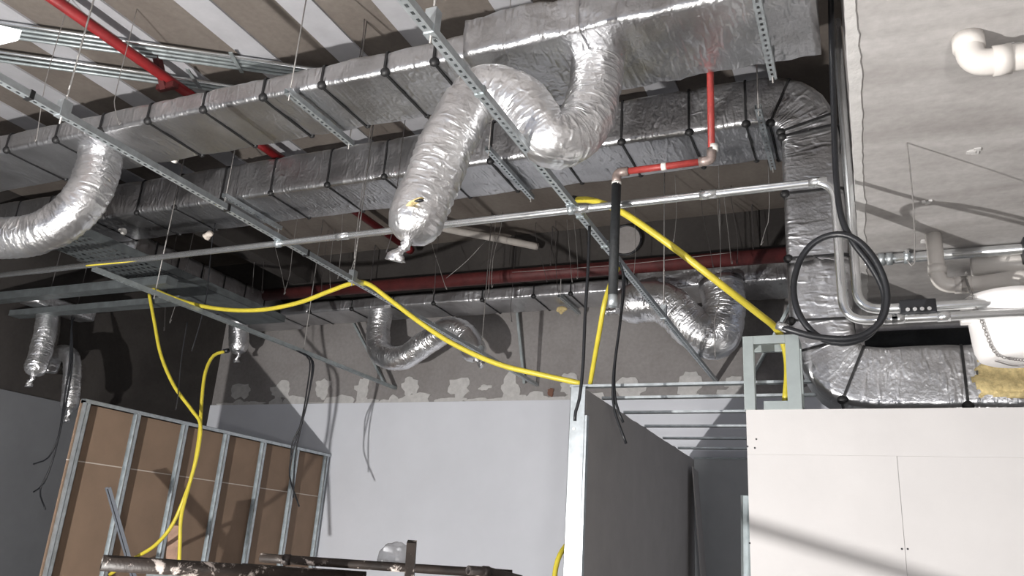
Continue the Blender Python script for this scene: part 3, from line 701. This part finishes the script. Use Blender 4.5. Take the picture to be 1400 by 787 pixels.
# ================================================================== black cables
Yk = 4.12
cb = thing('black_cable', 'thick black cable hanging along the soffit edge and wound into a round coil', 'cable', tuple(aY(1140, 300, Yk)))
loop = [(1135, -60), (1137, 60), (1140, 160), (1143, 240), (1150, 295), (1166, 330), (1190, 362), (1208, 398), (1206, 432), (1184, 460), (1150, 469), (1116, 458), (1092, 428), (1085, 392), (1094, 355), (1115, 330), (1145, 320), (1172, 328), (1197, 356), (1212, 395), (1208, 432), (1186, 455), (1155, 463), (1115, 460), (1085, 452), (1066, 446)]
tube('cable', [aY(a, b, Yk - .05 * (i / len(loop)) + .02 * math.sin(i)) for i, (a, b) in enumerate(loop)], .0165, 'rubber', cb, True, 10, .03)
tube('end_coupling', [aY(1062, 444, Yk - .05), aY(1076, 449, Yk - .05)], .022, 'zinc', cb, False, 12)
def cable(pts, Y, label, r=.010, group=None, top=None):
    return tube('hanging_cable', ([Vector(top)] if top else []) + [aY(a, b, Y) for a, b in pts], r, 'rubber', None, True, 8, .06, label=label, cat='cable', group=group)
cable([(806, 309), (804, 365), (800, 430), (797, 500), (792, 545), (787, 562), (786, 575)], 4.75, 'thin black cable hanging in front of the galvanised end stud', .011)
cable([(852, 375), (849, 430), (841, 490), (838, 525), (840, 560), (856, 606)], 5.5, 'thin black cable curling over the grey board, longer of a pair', .010, top=(rx_ + .01, 5.48, CZ + .002))
cable([(854, 380), (848, 440), (840, 505), (842, 550), (852, 577)], 5.51, 'thin black cable curling over the grey board, shorter of a pair', .010, top=(rx_ - .01, 5.53, CZ + .002))
for i, (pts, lab) in enumerate((([(423, 492), (420, 530), (412, 575), (401, 615), (396, 650), (409, 692)], 'longest of the thin black cables hanging over the open stud partition'),
                             ([(426, 493), (422, 540), (410, 590), (403, 630), (401, 680)], 'middle one of the thin black cables hanging over the open stud partition'),
                             ([(428, 494), (424, 530), (413, 575), (400, 605), (397, 632)], 'shortest of the thin black cables hanging over the open stud partition'))):
    cable(pts, 7.5, lab, .009, top=(-6.18, 7.47 + .03 * i, CZ + .002))
for pts, lab in (([(98, 445), (97, 490), (90, 530), (84, 580), (73, 625), (60, 660), (46, 672)], 'thin black cord by the left wall curling to a point'),
                 ([(98, 445), (99, 492), (92, 540), (82, 590), (70, 635), (55, 670), (62, 696)], 'thin black cord by the left wall with a forked looking end'),
                 ([(98, 445), (95, 495), (88, 545), (80, 595), (66, 625), (46, 634)], 'thin black cord by the left wall, shortest and bent outwards')):
    cable(pts, 6.5, lab, .009, top=pl[0].lerp(pl[1], .66 + .04 * (len(lab) % 7)) + Vector((0, 0, .05)))
for pts, Y, lab in (([(297, 290), (290, 330), (283, 400), (274, 440), (262, 480)], 6.0, 'thin black cord hanging across the yellow loop'), ([(256, 440), (248, 490), (243, 545), (240, 560)], 6.05, 'thin dark cord hanging between the two yellow drops')):
    cable(pts, Y, lab, .006)

# ================================================================== hanging wires
wires = [((228, 5), (218, 78), 4.3), ((86, 30), (50, 190), 3.3), ((190, 60), (172, 100), 4.2), ((498, -5), (491, 82), 4.3), ((698, -5), (694, 38), 4.2), ((160, 120), (163, 170), 3.6),
         ((605, 280), (594, 400), 7.0), ((468, 300), (462, 380), 7.2), ((486, 330), (478, 372), 5.6), ((540, 280), (528, 345), 5.2), ((676, 320), (668, 400), 8.2), ((685, 310), (672, 392), 8.0),
         ((760, 300), (763, 400), 8.4), ((775, 300), (782, 385), 8.4), ((784, 295), (790, 380), 8.4), ((732, 320), (748, 385), 8.4), ((868, 310), (866, 378), 8.3), ((923, 245), (921, 330), 7.6),
         ((960, 290), (975, 365), 8.0), ((981, 280), (985, 372), 8.0), ((990, 270), (1000, 360), 8.0), ((1000, 275), (1008, 360), 8.0), ((1052, 280), (1040, 335), 6.4), ((985, 380), (978, 490), 6.6), ((240, 330), (225, 450), 6.6),
         ((262, 330), (232, 440), 6.9), ((350, 330), (345, 400), 7.8), ((362, 320), (358, 400), 7.8), ((375, 330), (390, 400), 7.6), ((400, 340), (388, 402), 7.4), ((445, 340), (440, 405), 7.9), ((455, 330), (452, 400), 7.9), ((590, 330), (610, 395), 8.0), ((700, 400), (700, 440), 8.6), ((1240, 195), (1228, 378), 3.9)]
for i, (a, b, Y) in enumerate(wires):
    p, q = aY(*a, Y), aY(*b, Y); m = p.lerp(q, .55) + Vector((random.uniform(-.03, .03), random.uniform(-.04, .04), 0))
    e = q + Vector((random.uniform(-.03, .03), 0, .03))
    reg = ('dangling near the pale ceiling boards above the ducts' if a[1] < 130 else 'dangling beside the stubby tied hose' if a[0] < 270 else 'dangling in the void above the yellow hose loop' if a[0] < 500 else 'dangling behind the end of the big twisted hose' if a[0] < 700 else 'dangling in the dark void above the thick silver hose')
    top = (p.x, p.y, CEIL)
    if p.x > .05: p = aZ(*a, SOF); q = p + Vector((-.02, 0, -.62)); m = p.lerp(q, .5) + Vector((.01, 0, 0)); e = q + Vector((-.03, 0, .02)); top = p + Vector((0, 0, .01))
    tube('hanging_wire', [top, p, m, q, e], .0035, 'wire' if i % 3 else 'wire_dark', None, True, 5, .12,
         label='thin loose steel wire ' + reg if p.x < .05 else 'thin loose wire dangling under the pale concrete soffit', cat='wire', group='loose wires ' + reg if p.x < .05 else None)
for a, b, Y in (((610, 380), (665, 328), 7.8), ((700, 372), (1000, 345), 8.3)):
    tube('slack_wire', [aY(*a, Y), aY((a[0] + b[0]) / 2, (a[1] + b[1]) / 2 + 3, Y), aY(*b, Y)], .0035, 'wire', None, True, 5, .1,
         label='pale slack wire stretched sideways in the dark ceiling void', cat='wire', group='sideways slack wires')
# round speaker-like vent in the void
p = aY(857, 330, 8.70); v_ = thing('round_vent', 'round grey grille hanging in the dark void behind the thick yellow hose', 'vent', tuple(p))
obj('disc', sweep(NB(), [p + Vector((0, -.05, 0)), p + Vector((0, .018, 0))], .18, 28), 'wall_conc', v_, smooth=False)
bm = NB(); ring = [p + Vector((math.cos(a) * .19, -.05, math.sin(a) * .19)) for a in [2 * PI * k / 28 for k in range(29)]]; sweep(bm, ring, .014, 6); obj('rim', bm, 'rubber', v_, smooth=True)

tube('gap_shade_filler', [(.04, 6.55, aY(1250, 473, 6.55).z), (2.2, 6.55, aY(1250, 473, 6.55).z)], .125, 'black_foam', None, False, 24, label='fat black cylinder added as dark shade in the gap above the duct on the white wall', cat='pipe')  # black cylinder added to darken the shaded void beyond the soffit
# ================================================================== galvanised box frame
bx = thing('box_frame', 'galvanised open box frame standing on the white wall beside the duct elbow', 'metal frame', (-.4, RY, RZ))
p0, p1 = aY(1018, 557, RY), aY(1097, 557, RY); zt = aY(1018, 460, RY).z; X0, X1 = p0.x, p1.x; th = .068
def fbar(x0, x1, y0, y1, z0, z1, nm): obj(nm, box(NB(), x0, x1, y0, y1, z0, z1, .003), plain('frame_galv', (.34, .38, .38), .5, .35, .08, 8) if 'fg' not in M else M['fg'], bx)
M['fg'] = plain('frame_galv', (.33, .37, .37), .5, .35, .08, 8)
y0, y1 = RY - .01, RY + .19
fbar(X0, X0 + th, y0, y0 + .03, RZ, zt, 'post'); fbar(X1 - .085, X1, y0, y0 + .03, RZ, zt, 'post')
fbar(X0 + th, X1 - .085, y0, y0 + .03, zt - .055, zt, 'rail'); fbar(X0 + .12, X1 - .085, y0 + .004, y0 + .03, RZ, RZ + .055, 'rail')
fbar(X0 + .005, X0 + .05, y1, y1 + .03, RZ, zt - .01, 'post'); fbar(X1 - .05, X1, y1, y1 + .03, RZ, zt - .01, 'post'); fbar(X0 + .05, X1 - .05, y1, y1 + .03, zt - .06, zt - .01, 'rail')
for xx in (X0 + .002, X1 - .042): fbar(xx, xx + .04, y0 + .031, y1, zt - .05, zt - .004, 'rail')
for xx in (X0 + .002, X1 - .042): fbar(xx, xx + .04, y0 + .031, y1, RZ, RZ + .04, 'rail')

# ================================================================== PVC drains, bucket
def pvc(name, label, pts, r, hubs, Rf=.09):
    t = thing(name, label, 'pipe', tuple(pts[-1])); path = fillet(pts, Rf, 9); obj('pipe', sweep(NB(), path, r, 20), 'pvc', t, smooth=True)
    for a, b in hubs:
        a, b = Vector(a), Vector(b); obj('hub', sweep(NB(), [a, b], r * 1.14, 20), 'pvc', t, smooth=True)
    return t
zq = 1.6 + 1.875; Yq = aZ(1330, 88, zq).y; xq = aZ(1328, 88, zq).x
pvc('drain_pipe', 'fat white drain pipe with an elbow rising into the soffit', [(xq, Yq, SOF + .01), (xq, Yq, zq), (xq + 2.2, Yq, zq)], .050,
    [((xq, Yq, zq + .07), (xq, Yq, SOF)), ((xq + .07, Yq, zq), (xq + .13, Yq, zq))], .075)
zt_ = 1.6 + 1.72; Yt = 5.10; xt = aY(1283, 385, Yt).x; zt_ = aY(1300, 390, Yt).z
xk = aY(1338, 393, Yt).x
pvc('trap_pipe', 'white elbowed drain pipe leading from the soffit down into the white bucket', [(xt, Yt, SOF + .01), (xt, Yt, zt_), (xk, Yt, zt_), (xk + .22, Yt - .25, zt_ - .06), (xk + .24, Yt - .33, zt_ - .22)], .045,
    [((xt, Yt, zt_ + .13), (xt, Yt, zt_ + .075)), ((xt + .08, Yt, zt_), (xt + .14, Yt, zt_)), ((xk - .09, Yt, zt_), (xk - .03, Yt, zt_))], .08)
pu = thing('branch_drain', 'short white drain stub tight under the soffit behind the bucket', 'pipe', (xk + .2, Yt + .3, 3.4))
obj('pipe', sweep(NB(), [(xk + .02, Yt + .35, SOF - .10), (xk + .55, Yt + .35, SOF - .12)], .07, 20), 'pvc', pu, smooth=True)
obj('stub', sweep(NB(), [(xk + .12, Yt + .35, SOF - .1), (xk + .12, Yt + .35, SOF + .005)], .06, 20), 'pvc', pu, smooth=True)
# bucket
Yb = 4.62; bt, bb = aY(1395, 408, Yb), aY(1395, 494, Yb); cxb = aY(1388, 450, Yb).x; rb_ = cxb - aY(1321, 430, Yb).x; hb = bt.z - bb.z
bk = thing('drip_bucket', 'white plastic bucket hung by a chain under the drain pipe', 'bucket', (cxb, Yb, bb.z))
prof = [(0, 0), (rb_ * .70, 0), (rb_ * .84, .012), (rb_ * .92, .05), (rb_ * .95, .10), (rb_ * 1.0, hb - .06), (rb_ * 1.0, hb - .055), (rb_ * 1.05, hb - .055), (rb_ * 1.05, hb), (rb_ * .98, hb), (rb_ * .96, hb - .05), (rb_ * .90, .08), (0, .03)]
bm = NB(); ns = 40; rg = []
for r_, z in prof: rg.append([bm.verts.new((cxb + r_ * math.cos(2 * PI * k / ns), Yb + r_ * math.sin(2 * PI * k / ns), bb.z + z)) for k in range(ns)] if r_ else [bm.verts.new((cxb, Yb, bb.z + z))])
for a, b in zip(rg, rg[1:]):
    for k in range(ns):
        j = (k + 1) % ns
        if len(a) == 1: bm.faces.new((a[0], b[j], b[k]))
        elif len(b) == 1: bm.faces.new((a[k], a[j], b[0]))
        else: bm.faces.new((a[k], a[j], b[j], b[k]))
obj('shell', bm, 'bucket', bk, smooth=True)
pp = aY(1318, 430, Yb - .06); obj('handle_lug', box(NB(), pp.x - .02, pp.x + .05, Yb - .09, Yb - .03, pp.z - .05, pp.z + .02, .006), 'bucket', bk)
ch = spline([Vector((xk - .06, Yt - .05, zt_ + .06)), Vector((xk - .07, Yt - .10, zt_)), Vector((cxb - rb_ * .9, Yb - .12, bb.z + hb * 1.0)), Vector((cxb - rb_ * .78, Yb - rb_ * .70, bb.z + hb * .55)), Vector((cxb - rb_ * .62, Yb - rb_ * .72, bb.z + .03)), Vector((cxb - rb_ * .35, Yb - rb_ * .6, bb.z - .01)), Vector((cxb + rb_ * .6, Yb - rb_ * .1, bb.z - .012))], .0145)
bm = NB()
for i in range(len(ch) - 1):
    t_ = (ch[i + 1] - ch[i]).normalized(); s_ = t_.cross(Vector((0, 1, 0) if i % 2 else (1, .3, 0))).normalized(); c = (ch[i] + ch[i + 1]) / 2
    sweep(bm, [c + t_ * .0105 * math.cos(a) + s_ * .006 * math.sin(a) for a in [2 * PI * k / 8 for k in range(9)]], .0022, 5)
obj('bucket_chain', bm, 'wire', None, 'steel chain looped from the soffit under the white bucket', 'chain', smooth=True)
bm = NB(); sweep(bm, spline([Vector((cxb - rb_ * .55, Yb - rb_ * .3, bb.z - .008)), Vector((cxb, Yb + .05, bb.z - .010)), Vector((cxb + rb_ * .8, Yb - rb_ * .35, bb.z - .004))], .03), .004, 6)
obj('bucket_wire', bm, 'wire', None, 'thin wire crossing beneath the white bucket', 'wire')

# ================================================================== tray, trunking, lamp (left)
tr = thing('perforated_tray', 'perforated galvanised cable tray along the side duct', 'cable tray', (-7.4, 6, 4.3))
TZ = 4.35
q = [aZ(92, 322, TZ), aZ(200, 372, TZ)]; xa = aZ(140, 318, TZ).x; xb = aZ(60, 340, TZ).x
xb, xa = -7.75, -7.05; y0, y1 = 4.7, 6.35; nx, ny = 9, 16; bm = NB()
for i in range(nx):
    for j in range(ny):
        ax, bx_ = xb + (xa - xb) * i / nx, xb + (xa - xb) * (i + 1) / nx; ay, by = y0 + (y1 - y0) * j / ny, y0 + (y1 - y0) * (j + 1) / ny
        o_ = [bm.verts.new(p) for p in ((ax, ay, TZ), (bx_, ay, TZ), (bx_, by, TZ), (ax, by, TZ))]
        mx, my, hx, hy = (ax + bx_) / 2, (ay + by) / 2, (bx_ - ax) * .24, (by - ay) * .24
        n_ = [bm.verts.new(p) for p in ((mx - hx, my - hy, TZ), (mx + hx, my - hy, TZ), (mx + hx, my + hy, TZ), (mx - hx, my + hy, TZ))]
        for k in range(4): bm.faces.new((o_[k], o_[(k + 1) % 4], n_[(k + 1) % 4], n_[k]))
obj('tray_bottom', bm, 'galv_dark', tr)
for xx in (xb, xa - .003): obj('side_flange', box(NB(), xx, xx + .003, y0, y1, TZ, TZ + .09), 'galv_dark', tr)
obj('tray_bottom', box(NB(), xb + .03, xa, y1 + .005, 8.2, TZ, TZ + .003), 'galv_dark', tr)
for xx in (xb + .03, xa - .003): obj('side_flange', box(NB(), xx, xx + .003, y1 + .005, 8.2, TZ, TZ + .09), 'galv_dark', tr)
for yy in (5.2, 7.0): tube('threaded_rod', [((xa + xb) / 2, yy, TZ), ((xa + xb) / 2, yy, 4.71)], .007, 'wire', tr, False, 6)
tk = thing('cable_trunking', 'dim grey steel trunking crossing towards the dark left wall', 'cable trunking', (-8, 6.0, 4.2))
p = aY(200, 385, 5.9); obj('channel_body', box(NB(), LEFT + .02, p.x + .35, 5.85, 6.0, p.z - .06, p.z + .02), 'galv_dark', tk)
obj('lid', box(NB(), LEFT + .02, p.x + .35, 5.84, 6.01, p.z + .021, p.z + .03), 'galv_dark', tk)
obj('channel_body', box(NB(), LEFT + .02, p.x + .25, 6.15, 6.3, p.z - .16, p.z - .09), 'galv_dark', tk)
lp = thing('ceiling_lamp', 'glowing white lamp panel hanging near the ceiling conduits', 'lamp', tuple(aZ(8, 52, 3.9)))
a_, b_, c_2 = aZ(-70, 30, 3.9), aZ(30, 54, 3.9), aZ(-70, 78, 3.9)
bm = NB(); vs = [a_, b_ + (a_ - b_) * .04, b_ + (c_2 - b_) * .06, c_2]
lo_ = [bm.verts.new(v) for v in vs]; hi_ = [bm.verts.new(v + Vector((0, 0, .05))) for v in vs]
bm.faces.new(lo_); bm.faces.new(hi_)
for k in range(4): bm.faces.new((lo_[k], lo_[(k + 1) % 4], hi_[(k + 1) % 4], hi_[k]))
obj('diffuser', bm, 'white_lamp', lp)
cc = (a_ + b_ + c_2) / 3; tube('hanger', [cc + Vector((0, 0, .05)), (cc.x, cc.y, CEIL)], .008, 'wire_dark', lp, False, 6)

# scraps of foil and tape on the ducts
for px, py, Y, nm, lab, mt in ((282, 322, 5.5, 'foam_lump', 'dried pale foam lump sticking to the duct underside', 'joint'), (167, 316, 5.7, 'paper_scrap', 'small white scrap stuck under the dim duct', 'tape'), (238, 216, 4.28, 'tape_scrap', 'crumpled pale tape hanging from the nearest duct', 'tape'), (766, 424, 9.2, 'foam_lump', 'yellowish lump under the branch duct beside its hanger', 'wool')):
    p = aY(px, py, Y); bm = NB(); bmesh.ops.create_icosphere(bm, subdivisions=3, radius=.05, matrix=Matrix.Translation(p) @ Matrix.Diagonal((1.1, .7, .8, 1)))
    for v in bm.verts: v.co += (v.co - p) * 1.1 * noise.noise(v.co * 18)
    obj(nm, bm, mt, None, lab, 'scrap', smooth=False)

# ================================================================== scaffold, bag, timber
sc = thing('scaffold', 'rusty tubular scaffold top splashed with plaster, with open tube ends', 'scaffold', tuple(aD(400, 900, 2.8)))
obj('tube', sweep(NB(), [aD(139, 769, 2.45), aD(330, 781, 2.65), aD(470, 790, 2.83)], .024, 20, hollow=.82), 'rust_splash', sc, smooth=True)
obj('tube', sweep(NB(), [aD(356, 762, 2.86), aD(420, 766.5, 2.85), aD(560, 776, 2.81), aD(660, 782.5, 2.78), aD(700, 785, 2.77)], .0155, 16, hollow=.75), 'rust_splash', sc, smooth=True)
obj('tube', sweep(NB(), [aD(388, 764.3, 2.855), aD(397, 764.9, 2.853)], .0185, 16), 'rust', sc, smooth=True)
obj('tube', sweep(NB(), [aD(640, 779, 2.25), aD(668, 781, 2.29), aD(712, 792, 2.35)], .0128, 16, hollow=.75), 'rust', sc, smooth=True)
obj('collar', sweep(NB(), [aD(660, 780.4, 2.28), aD(668, 781, 2.29)], .0148, 16), 'rust', sc, smooth=True)
obj('upright', obox(NB(), aD(563, 740, 2.35), aD(558, 815, 2.35), .027, .027, fw), 'rust_splash', sc)
obj('plate', obox(NB(), aD(200, 787, 2.62), aD(390, 799, 2.75), .03, .03, fw), 'galv_dark', sc)
obj('tube', sweep(NB(), [aD(330, 777, 2.75), aD(500, 788, 2.85)], .018, 14), 'rust_splash', sc, smooth=True)
obj('leg', sweep(NB(), [(-2.62, 2.5, 0), (-2.62, 2.5, 1.42)], .024, 14), 'rust', sc, smooth=True)
for px, dd in ((645, 2.6), (745, 2.75)):
    a = aD(px, 790 + (px - 400) * .06, dd); obj('leg', sweep(NB(), [(a.x, a.y, 0), a], .024, 14), 'rust', sc, smooth=True)
obj('brace', sweep(NB(), [(-2.62, 2.5, 1.143), (-1.05, 2.5, .729)], .021, 12), 'rust', sc, smooth=True)  # below the view, added to cast the slanting shadow on the white wall
p = aD(541, 762, 2.92); bm = NB(); bmesh.ops.create_icosphere(bm, subdivisions=4, radius=.062, matrix=Matrix.Translation(p) @ Matrix.Diagonal((1.0, .8, 1.0, 1)))
for v in bm.verts: d = v.co - p; v.co += d * (.45 * noise.noise(v.co * 14) + .15 * noise.noise(v.co * 45)); 
for v in bm.verts: v.co.z = max(v.co.z, p.z - .03)
obj('plastic_bag', bm, 'bag', None, 'crumpled clear plastic bag lying on the scaffold behind the upright', 'plastic bag', smooth=True)
wp = obox(NB(), aD(240, 717, 8.2), aD(232, 800, 8.2), .115, .05, fw); obj('timber_offcut', wp, 'wood', None, 'upright rough timber stick behind the scaffold tube', 'timber')
bm = NB(); a, b = aX(147, 668, PX + .35), aX(185, 800, PX + .7); obox(bm, a, b, .05, .003); obox(bm, a + Vector((.02, 0, .015)), b + Vector((.02, 0, .015)), .003, .03); obox(bm, a + Vector((-.02, 0, .015)), b + Vector((-.02, 0, .015)), .003, .03)
obj('loose_stud', bm, plain('dusty_steel', (.10, .11, .13), .7, .2, .2), None, 'loose metal stud leaning crookedly in front of the brown boards', 'metal stud')
